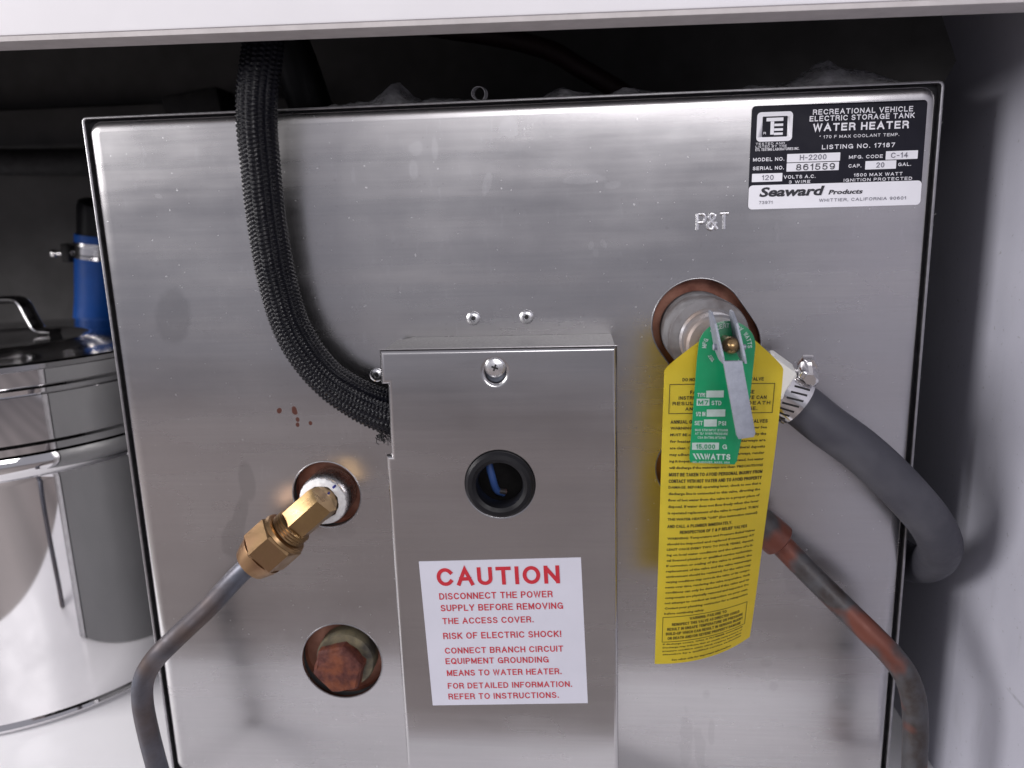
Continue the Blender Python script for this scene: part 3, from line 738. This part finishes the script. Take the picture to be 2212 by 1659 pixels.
gt('WATTS', 7.9, 20.6, 2.9, 5.9, bold=.03); gt('NO. ANDOVER, MASS. USA', 2.4, 20.4, 1.0, 2.1, bold=0)
def arc_text(s, r, a0, a1, h, inner=False):
    n = len(s)
    for i, ch in enumerate(s):
        if ch == ' ': continue
        t = math.radians(a0+(a1-a0)*i/(n-1)); cx, cz = .1142+r*math.cos(t), -.1237+r*math.sin(t); rot = t-PI/2
        def fn(a, b, cx=cx, cz=cz, rot=rot): return Vector((cx+a*math.cos(rot)-b*math.sin(rot), GY-.0001, cz+a*math.sin(rot)+b*math.cos(rot)))
        link('lettering', stroke_text(ch, .17, fn, -h*.33 if ch not in '.' else -.0001, h*.33 if ch not in '.' else .0001, -h/2, h/2 if ch not in '.' else -h/2+.0003), 'greenink', gpl, smooth=0)
arc_text('MFG. & CERT. BY WATTS', .0107, 176, 2, .0021)
for s, a in (('TEST', 214), ('N', 318)):
    arc_text(s+' ', .0088, a-8, a+14, .0016)
# lever: two ears, brass stem tip between them, flat strip hanging down
lv = bmesh.new()
def lever_strip():
    o = []
    P = [(.1086, -.1262), (.1170, -.1262), (.1240, -.1600), (.1233, -.1618), (.1166, -.1628), (.1157, -.1612)]
    return flat([P], -.0872, .0022, .0001, 1)
L = link('lever', lever_strip(), 'zinc', V)
for x, sk in ((.1064, .0), (.1160, .0)):
    m = flat([[(0, -.0250), (.0009, -.0250), (.0009, .0), (0, .0)]], 0, .001)
    bm = bmesh.new()
    prof = [(-.0662, .0035), (-.0662, -.012), (-.0760, -.0160), (-.0868, -.0160), (-.0868, -.0125), (-.0805, .0015), (-.0740, .0062), (-.0690, .0064)]
    a = [bm.verts.new((x+(z+.016)*-.18+.0022, y, -.1115+z)) for y, z in prof]; b = [bm.verts.new((x+.0010+(z+.016)*-.18+.0022, y, -.1115+z)) for y, z in prof]
    bm.faces.new(a); bm.faces.new(list(reversed(b)))
    for i in range(len(prof)): bm.faces.new((a[i], b[i], b[(i+1) % len(prof)], a[(i+1) % len(prof)]))
    bpy.data.meshes.remove(m)
    link('lever_ear', to_mesh(bm), 'zinc', L, smooth=20)
link('pivot_pin', lathe((.1058, -.0755, -.1215), (1, 0, -.02), [(0, .0012), (.0004, .0017), (.0008, .0015), (.0150, .0013)], 20), 'zinc', L)
link('rivet_hole', lathe((.1195, -.0864, -.1545), (0, -1, 0), [(0, .0011), (.0003, .0011), (.0003, 0)], 16), 'green', L)
link('stem_tip', lathe((.1135, -.0650, -.1205), (0, -1, 0), [(0, .0030), (.008, .0030), (.010, .0040), (.014, .0040), (.0162, .0030), (.0174, .0014), (.0178, 0)], 28), 'brass', V)

# ------------------------------------------------------------------ yellow warning tag, curling back at its lower right
def ymap(a, b, dy=0.):
    """a: mm from the left edge, b: mm below the shoulder line (negative above)"""
    k = max(b, 0)/160.
    depth = .030*(k**1.4)*(max(a, 0)/57.)**2
    lean = -.0032*k
    if b < 0: depth += -.0045*min(1, -b/20.)
    wob = .0007*math.sin(b*.05+a*.06)
    return Vector((.0854+lean+a*.001-.0009*k*(a/57.), -.0600+depth+wob+dy, -.1352-b*.001))
bm = bmesh.new(); nu, nv = 36, 90
grid = []
for j in range(nv+1):
    row = []
    for i in range(nu+1):
        u, t = i/nu, j/nv
        if t < .12:
            s = t/.12; x0 = 22*(1-s)**1.15; x1 = 57-20*(1-s)**1.15; a = x0+(x1-x0)*u; b = -19*(1-s)
        else:
            s = (t-.12)/.88; a = 57*u; b = 160.5*s
        row.append(bm.verts.new(ymap(a, b)))
    grid.append(row)
fr = []
for j in range(nv):
    for i in range(nu): fr.append(bm.faces.new((grid[j][i], grid[j+1][i], grid[j+1][i+1], grid[j][i+1])))
bmesh.ops.solidify(bm, geom=fr, thickness=-.0004)
Y = link('warning_tag', to_mesh(bm), 'yellow', smooth=50)
tag(Y, 'curled yellow card tag covered in small black warning print, hanging from the relief valve', 'tag')
def yl(s, a0, a1, b, h, bold=0., res=1):
    fn = lambda a, z: ymap(a, -z, -.00035)
    me = stroke_text(s.replace('"', ' '), .2, fn, a0, a1, -b-h, -b) if s.upper() == s and not set(s)-set(GLY)-set(' "') else lettering(s, a0, a1, -b-h, -b, fn, .03, 0, 1, res)
    link('lettering', me, 'tagink', Y, smooth=0)
def yframe(a0, a1, b0, b1, w=.35):
    bm = bmesh.new()
    for p0, p1, q0, q1 in ((a0, a1, b0, b0+w), (a0, a1, b1-w, b1), (a0, a0+w, b0+w, b1-w), (a1-w, a1, b0+w, b1-w)):
        n = 24
        for k in range(n):
            if p1-p0 > q1-q0: c = [(p0+(p1-p0)*k/n, q0), (p0+(p1-p0)*(k+1)/n, q0), (p0+(p1-p0)*(k+1)/n, q1), (p0+(p1-p0)*k/n, q1)]
            else: c = [(p0, q0+(q1-q0)*k/n), (p1, q0+(q1-q0)*k/n), (p1, q0+(q1-q0)*(k+1)/n), (p0, q0+(q1-q0)*(k+1)/n)]
            bm.faces.new([bm.verts.new(ymap(a, b, -.00035)) for a, b in c])
    link('print_frame', to_mesh(bm), 'tagink', Y, smooth=0)
yl('DO NOT REMOVE THIS TAG FROM VALVE', 9, 48, 4.2, 1.7, .01)
yframe(2.8, 53.5, 7.2, 22.4)
for i, (s, a0, a1) in enumerate((('FAILURE TO FOLLOW THESE', 13, 44), ('INSTRUCTIONS ON THIS VALVE CAN', 7.5, 50), ('RESULT IN INJURY OR DEATH', 4.6, 52), ('AND PROPERTY DAMAGE.', 11, 46))):
    yl(s, a0, a1, 10.6+i*2.8, 1.8, .02)
body = ['ANNUAL OPERATION OF T & P RELIEF VALVES', 'WARNING: Following installation the valve lever See', 'MUST BE operated AT LEAST ONCE A YEAR by the', 'for heater owner to insure that waterways are', 'are clear. Certain naturally occurring mineral deposits',
        'may adhere to the valve, blocking waterways, render', 'ing it inoperative. When the lever is operated, hot water', 'will discharge if the waterways are clear. PRECAUTIONS', 'MUST BE TAKEN TO AVOID PERSONAL INJURY FROM', 'CONTACT WITH HOT WATER AND TO AVOID PROPERTY',
        'DAMAGE. BEFORE operating lever, check to see that a', 'discharge line is connected to this valve, directing the', 'flow of hot water from the valve to a proper place of', 'disposal. If water does not flow freely when the lever', 'is operated replacement of the valve is required. TURN', 'THE WATER HEATER "OFF" (See instruction manual)']
for i, s in enumerate(body): yl(s, 4.0, 51.5, 25.6+i*3.42, 1.85, .014)
yl('AND CALL A PLUMBER IMMEDIATELY.', 4, 38, 80.6, 1.7, .014)
yl('REINSPECTION OF T & P RELIEF VALVES', 10.5, 46.5, 83.9, 1.75, .024)
body = ['WARNING: Temperature and Pressure Relief Valves', 'should be inspected and replaced if necessary AT', 'LEAST ONCE EVERY TWO TO FOUR YEARS, depend-', 'ing on local water conditions and the advice of a li-', 'cal licensed plumber or qualified service technician.',
        'If corrosion or scaling of the valve is evident, the', 'replacement of the valve and the valve waterways', 'environment should be reviewed, for the valve may', 'varying conditions may corrode the valve or its compo-', 'nents over time, rendering the valve inoperative. Such',
        'conditions can only be detected if the valve and its', 'components are physically removed and inspected. Do', 'not attempt to conduct an inspection on your own.', 'Contact your plumbing contractor for a reinspection']
for i, s in enumerate(body): yl(s, 4.2, 51.2, 87.4+i*3.05, 1.7, .012)
yl('before continuing safety.', 4.2, 26, 130.2, 1.6, .012)
yframe(3.4, 51.6, 132.8, 147.6, .3)
for i, (s, a0, a1) in enumerate((('WARNING: FAILURE TO', 18, 39), ('REINSPECT THIS VALVE AS DIRECTED COULD', 8.5, 47), ('RESULT IN UNSAFE TEMPERATURE OR PRESSURE', 6, 49.5), ('BUILD-UP WHICH CAN RESULT IN SERIOUS INJURY', 5.4, 49.8), ('OR DEATH AND/OR SEVERE PROPERTY DAMAGE', 6.4, 48.6))):
    yl(s, a0, a1, 134.0+i*2.65, 1.6, .022)
for i, (s, a0, a1) in enumerate((('If discharge occurs, CALL A PLUMBER immediately', 4, 50.5), ('Discharge may indicate that an unsafe temperature or', 4, 50.5), ('pressure condition exists which requires immediate', 4, 50), ('attention by a qualified service technician', 4, 50))):
    yl(s, a0, a1, 148.3+i*2.0, 1.2, .014)
yl('See other side for important information.', 9, 44, 157.6, 1.4, .02)

# ------------------------------------------------------------------ discharge hose and clamp
HS = thing('discharge_hose', tuple(OA+OD*.03), 'thick dark grey rubber hose curving from the relief valve down round the heater edge', 'hose')
hp = [OA+OD*.024, OA+OD*.034, OA+OD*.048, (.1700, -.0425, -.1690), (.1860, -.0430, -.1810), (.2010, -.0425, -.1945), (.2165, -.0395, -.2105), (.2300, -.0325, -.2260), (.2415, -.0210, -.2430), (.2480, -.0040, -.2590), (.2500, .0150, -.2720), (.2505, .040, -.2810), (.2505, .08, -.2850), (.2505, .15, -.287)]
link('hose', tube(hp, .0114, 36, 10), 'rubber', HS)
hx = link('adapter', hexnut(OA+OD*.0165, OD, .0150, .0152, .15, .08), 'nylon', HS, smooth=20)
HC = thing('hose_clamp', tuple(OA+OD*.036), 'slotted steel worm-drive clamp round the thick grey hose', 'clamp')
B0 = OA+OD*.0305
link('band', lathe(B0, OD, [(0, .0127), (0, .0134), (.0125, .0134), (.0125, .0127)], 64, close=False), 'satin', HC)
u, v, w = frame_of(OD)
slot = box(-.0005, .0005, -.0042, .0042, -.0004, .0001); slot.materials.append(MT['dullblack'])
for k in range(15):
    t = 2*PI*k/15*.62-.1+math.radians(150)
    ra = u*math.cos(t)+v*math.sin(t); ta = w.cross(ra)
    o = link('slot', slot, None, HC, (0, 0, 0), 0)
    rot = Matrix((ta, w, ra)).transposed()
    rot = rot @ Matrix.Rotation(.38, 3, 'Z')
    o.rotation_euler = rot.to_euler(); o.location = (B0+w*.00625+ra*.01345)-wloc(HC)
# worm housing on the upper right of the band
hd = Vector((.46, -.30, .83)); hd = (hd-w*hd.dot(w)).normalized(); ht = w.cross(hd)
HB = B0+w*.006+hd*.0150
bm = box(-.0065, .0065, -.0052, .0052, -.0022, .0030, .0016, 3)
bm.transform(Matrix.Translation(HB) @ Matrix((ht, w, hd)).transposed().to_4x4())
link('screw_housing', bm, 'satin', HC)
sd = ht if ht.x > 0 else -ht
sw = link('clamp_screw', lathe(HB-sd*.008+hd*.0012, sd, [(0, .0030), (.0150, .0030), (.0152, .0046), (.0162, .0050), (.0208, .0050), (.0216, .0042)], 6, None, True), 'satin', HC, smooth=20)
link('screw_slot', (lambda m: (m.transform(Matrix.Translation(HB+sd*.0138+hd*.0012) @ Matrix((hd, w, sd)).transposed().to_4x4()), m)[1])(box(-.004, .004, -.0005, .0005, -.0002, .0002)), 'dullblack', HC)

# ------------------------------------------------------------------ braided cable sleeve
sp = [(-.1135, .010, .1495), (-.1150, -.004, .075), (-.1168, -.0175, .0340), (-.1208, -.0215, .0110), (-.1236, -.0205, -.0069), (-.1246, -.0185, -.0269), (-.1252, -.0165, -.0510), (-.1242, -.0155, -.0758), (-.1222, -.0150, -.0940), (-.1178, -.0152, -.1141), (-.1098, -.0160, -.1312), (-.0968, -.0175, -.1470), (-.0801, -.0190, -.1582), (-.0640, -.0200, -.1650), (-.045, -.0205, -.1695)]
def ridge(r, th, L, s):
    k = 18; uu = th*k/(2*PI); row = int(uu+.5) % k
    rid = (.5+.5*math.cos(2*PI*uu))
    bead = .5+.5*math.cos(2*PI*(L/.0023+.5*(row % 2)+.13*math.sin(row*2.3)))
    return r-.0006+.0011*rid*(.15+.85*bead)+.00025*math.sin(5*th-L*14+1)
CB = link('cable_sleeve', tube(sp, lambda s: .0104+.0030*max(0, s-.78)/.22, 144, 44, rfun=ridge), 'braid', smooth=80)
tag(CB, 'black braided cable sleeve hanging in front of the heater and entering the cover', 'cable')
# frayed tail of the sleeve at the cover
bm = bmesh.new()
for k in range(46):
    p = Vector((-.0655+random.uniform(-.006, .005), -.020+random.uniform(-.009, .007), -.1775+random.uniform(-.001, .0012)))
    q = p+Vector((random.uniform(.001, .005), random.uniform(-.002, .002), random.uniform(-.0045, -.0008)))
    tube([p, (p+q)/2+Vector((random.uniform(-.001, .001),)*3), q], .00022, 5, 3, True, bm)
fr_ = link('frayed_end', to_mesh(bm), 'braid', CB); fr_['kind'] = 'stuff'

# ------------------------------------------------------------------ hoses and fittings behind
o = link('drain_pipe', tube([(-.170, .085, .1495), (-.158, .088, .090), (-.1440, .095, .0560), (-.1370, .10, .0300), (-.1345, .105, .0150), (-.134, .11, .0135)], .0145, 28), 'blackrubber')
tag(o, 'fat black rubber pipe bending down behind the braided sleeve', 'pipe')
o = link('collar_ring', lathe((-.128, .004, .0480), (.05, .25, 1), [(0, .0180), (.003, .0225), (.008, .0235), (.012, .022)], 40), 'blackrubber')
tag(o, 'black rubber collar round the braided sleeve under the white rail', 'collar')
o = link('thin_hose', tube([(-.16, .19, .105), (-.0697, .20, .0869), (-.0232, .20, .078), (.0052, .20, .0711), (.0299, .20, .0623), (.0475, .20, .0515), (.0758, .20, .0345), (.105, .20, .0135), (.118, .20, .0105)], .0075, 20), 'brownhose')
tag(o, 'dark brown hose sagging across the black space above the heater', 'hose')
o = link('mounting_block', (lambda m: (m.transform(Matrix.Translation((-.303, .30, .0515)) @ Matrix.Rotation(-.12, 4, 'Y')), m)[1])(box(-.027, .027, -.02, .02, -.026, .009, .003)), 'dullblack')
tag(o, 'small black block in the dark behind the heater, beside the braided sleeve', 'block')
pe = link('wall_pipe', tube([(-.80, .405, .030), (-.62, .405, .0180), (-.50, .405, .0130), (-.36, .405, .010), (-.26, .405, .008)], .0145, 24), 'dullblack')
tag(pe, 'black pipe running level along the dark back wall above the stockpot', 'pipe')
BHs = thing('blue_hose', (-.458, .385, FLOOR), 'upright blue hose end standing behind the stockpot lid', 'hose')
link('hose', tube([(-.500, .385, FLOOR+.0005), (-.494, .385, -.20), (-.484, .385, -.13), (-.4745, .385, -.0660)], .0225, 32), 'bluehose', BHs)
link('pipe_stub', tube([(-.4755, .385, -.0700), (-.472, .385, -.045), (-.471, .385, -.038), (-.466, .387, -.030)], lambda s: .0195 if s < .7 else .0195-.012*(s-.7)/.3, 28), 'blackrubber', BHs)
C2 = thing('hose_clamp', (-.460, .385, -.084), 'shiny band clamp with a protruding screw, round the blue hose', 'clamp')
link('band', lathe((-.4780, .385, -.091), (.14, 0, 1), [(0, .0228), (0, .0238), (.0035, .0240), (.0045, .0232), (.0125, .0232), (.0135, .0240), (.0170, .0238), (.0170, .0228)], 48, close=False), 'satin', C2)
link('screw_housing', box(-.5070, -.4980, .366, .378, -.0935, -.0735, .002), 'dullblack', C2)
link('clamp_screw', lathe((-.497, .371, -.0835), (-1, 0, 0), [(0, .0026), (.018, .0026), (.0182, .0042), (.022, .0042), (.023, .003)], 20), 'satin', C2)
o = link('cable_clip', (lambda m: (m.transform(Matrix.Translation((-.545, .46, -.160))), m)[1])(box(-.009, .009, -.012, .009, -.008, .008, .002)), 'dullblack')
tag(o, 'small black clip on the back wall next to the blue hose', 'clip')
o = link('screw_cap', lathe((.2719, .035, -.2700), (-1, -.25, 0), [(0, .0075), (.003, .0072), (.005, .0045), (.0118, .0040), (.013, .0028), (.0132, 0)], 28), 'nylon')
tag(o, 'small white plastic plug on the right wall under the grey hose bend', 'plug')

# ------------------------------------------------------------------ crumpled film on top of the heater
def film_strip(x0, x1, hfun, y0, name, seed, n=90, m=14):
    bm = bmesh.new(); g = []
    for i in range(n+1):
        t = i/n; x = x0+(x1-x0)*t; row = []; h = hfun(t)
        for j in range(m+1):
            s = j/m
            q = Vector((x*60+seed, s*1.7, seed*3.1))
            z = .0028+h*math.sin(PI*min(1, s*1.2)*.5)+(.0026*mnoise.noise(q*1.7)+.0022*abs(mnoise.noise(q*4.1)))*min(1, s*3)
            row.append(bm.verts.new((x+.002*mnoise.noise(q+Vector((7, 0, 0))), y0+.030*s+.003*mnoise.noise(q*1.7), max(z, .0022))))
        g.append(row)
    fs = [bm.faces.new((g[i][j], g[i+1][j], g[i+1][j+1], g[i][j+1])) for i in range(n) for j in range(m)]
    bmesh.ops.solidify(bm, geom=fs, thickness=.0002)
    return link(name, to_mesh(bm), 'film', smooth=80)
def hump(*pk): return lambda t: sum(h*math.exp(-((t-c)/w)**2) for c, w, h in pk)
o = film_strip(-.105, .105, hump((.21, .045, .0150), (.10, .10, .004), (.36, .09, .0055), (.68, .06, .0080), (.86, .11, .0060)), .013, 'plastic_film', 1.3)
tag(o, 'wavy strip of crumpled clear film along the middle of the heater top', 'plastic film')
o = film_strip(.118, .228, hump((.58, .13, .0140), (.78, .14, .0095), (.3, .22, .0050)), .012, 'plastic_film', 8.1, 60)
tag(o, 'pale peaked fold of clear film on the heater top above the nameplate', 'plastic film')
bm = bmesh.new()
cl = [(-.0105+.0040*math.cos(t)*(1-t*.06), .016+t*.0004, .0082+.0040*math.sin(t)*(1-t*.06)) for t in [-.9+5.6*k/24 for k in range(25)]]
for p, q in zip(cl, cl[1:]):
    P = [Vector(p), Vector(q)]
    bm.faces.new([bm.verts.new(P[0]), bm.verts.new(P[1]), bm.verts.new(P[1]+Vector((.001, .006, .0005))), bm.verts.new(P[0]+Vector((.001, .006, .0005)))])
bmesh.ops.remove_doubles(bm, verts=bm.verts, dist=1e-6)
bmesh.ops.solidify(bm, geom=bm.faces[:], thickness=.0003)
o = link('plastic_curl', to_mesh(bm), 'film', smooth=80); tag(o, 'tight curl of clear film standing up at the middle of the heater top', 'plastic film')
# glass-fibre fuzz poking from the jacket edge
bm = bmesh.new()
for k in range(260):
    z = random.choice([random.uniform(-.02, -.002), random.uniform(-.10, -.02), random.uniform(-.16, -.11), random.uniform(-.21, -.10)])
    p = Vector((.2326, random.uniform(.006, .016), z)); q = p+Vector((random.uniform(.0008, .0042), random.uniform(-.002, .003), random.uniform(-.004, .003)))
    tube([p, (p+q)/2+Vector((random.uniform(-.0008, .0008), 0, random.uniform(-.0012, .0012))), q], .00010, 4, 3, True, bm)
for k in range(50):
    z = random.uniform(-.2, -.01)
    p = Vector((-.2326, random.uniform(.004, .012), z)); q = p+Vector((-random.uniform(.0004, .0014), 0, random.uniform(-.002, .002)))
    tube([p, (p+q)/2, q], .0001, 4, 3, True, bm)
o = link('fibre_fuzz', to_mesh(bm), 'fibre', H); o['kind'] = 'stuff'

# ------------------------------------------------------------------ stockpot with steamer section and lid
PC = (-.44, .17)
def ring_lathe(z0, prof, n=128):
    return lathe((PC[0], PC[1], z0), (0, 0, 1), prof, n, close=False)
SP = thing('stockpot', (PC[0], PC[1], FLOOR), 'tall mirror-polished steel stockpot standing on the white shelf', 'pot')
link('body', ring_lathe(FLOOR, [(.0004, 0), (.0004, .1470), (.0016, .1500), (.0040, .1508), (.0062, .1500), (.0075, .1482), (.012, .1480), (.186, .1480), (.190, .1486), (.193, .1512), (.197, .1532), (.203, .1534), (.2065, .1520), (.207, .146), (.19, .1455), (.01, .1455), (.008, 0)]), 'chrome', SP)
ha = math.radians(-5)
def hpnt(t, rr, z): return (PC[0]+(.148+rr)*math.cos(ha+t), PC[1]+(.148+rr)*math.sin(ha+t), z)
link('side_handle', tube([hpnt(-.21, -.001, -.232), hpnt(-.21, .012, -.236), hpnt(-.19, .026, -.243), hpnt(-.10, .030, -.246), hpnt(.10, .030, -.246), hpnt(.19, .026, -.243), hpnt(.21, .012, -.236), hpnt(.21, -.001, -.232)], .0042, 16), 'chrome', SP)
link('handle_plate', tube([hpnt(-.30, .0008, -.232), hpnt(0, .0008, -.232), hpnt(.30, .0008, -.232)], .0022, 12), 'chrome', SP)
o = link('steamer_section', ring_lathe(-.213, [(.0002, .1440), (.0010, .1500), (.006, .1502), (.0080, .1482), (.041, .1482), (.0430, .1500), (.046, .1506), (.0485, .1486), (.0590, .1490), (.0590, .1470), (.0002, .1440)]), 'chrome')
tag(o, 'shallow polished steel steamer section between the stockpot and its lid', 'steamer pot')
LD = thing('pot_lid', (PC[0], PC[1], -.154), 'flat dark-reflecting steel lid with strap handle, on top of the steamer section', 'lid')
link('lid', ring_lathe(-.1538, [(.0002, .150), (.0002, .1535), (.0012, .1545), (.0045, .1545), (.0058, .1530), (.0060, .148), (.0064, .130), (.0068, .073), (.0074, .0715), (.0077, .0695), (.0074, .0675), (.0070, .066), (.0072, .04), (.0074, 0)]), 'lidsteel', LD)
hz = -.1430
sp_ = [(-.5000, .190, hz), (-.4860, .190, hz+.004), (-.4790, .190, hz+.017), (-.4700, .190, hz+.0260), (-.4473, .190, hz+.0270), (-.4330, .190, hz+.0270), (-.4265, .190, hz+.0235), (-.4208, .190, hz+.010), (-.4150, .190, hz+.0005), (-.4020, .190, hz-.0015)]
bm = bmesh.new(); tube(sp_, .0035, 16, 10, True, bm)
for v in bm.verts: v.co.y = .190+(v.co.y-.190)*2.4
link('handle', to_mesh(bm), 'satin', LD)
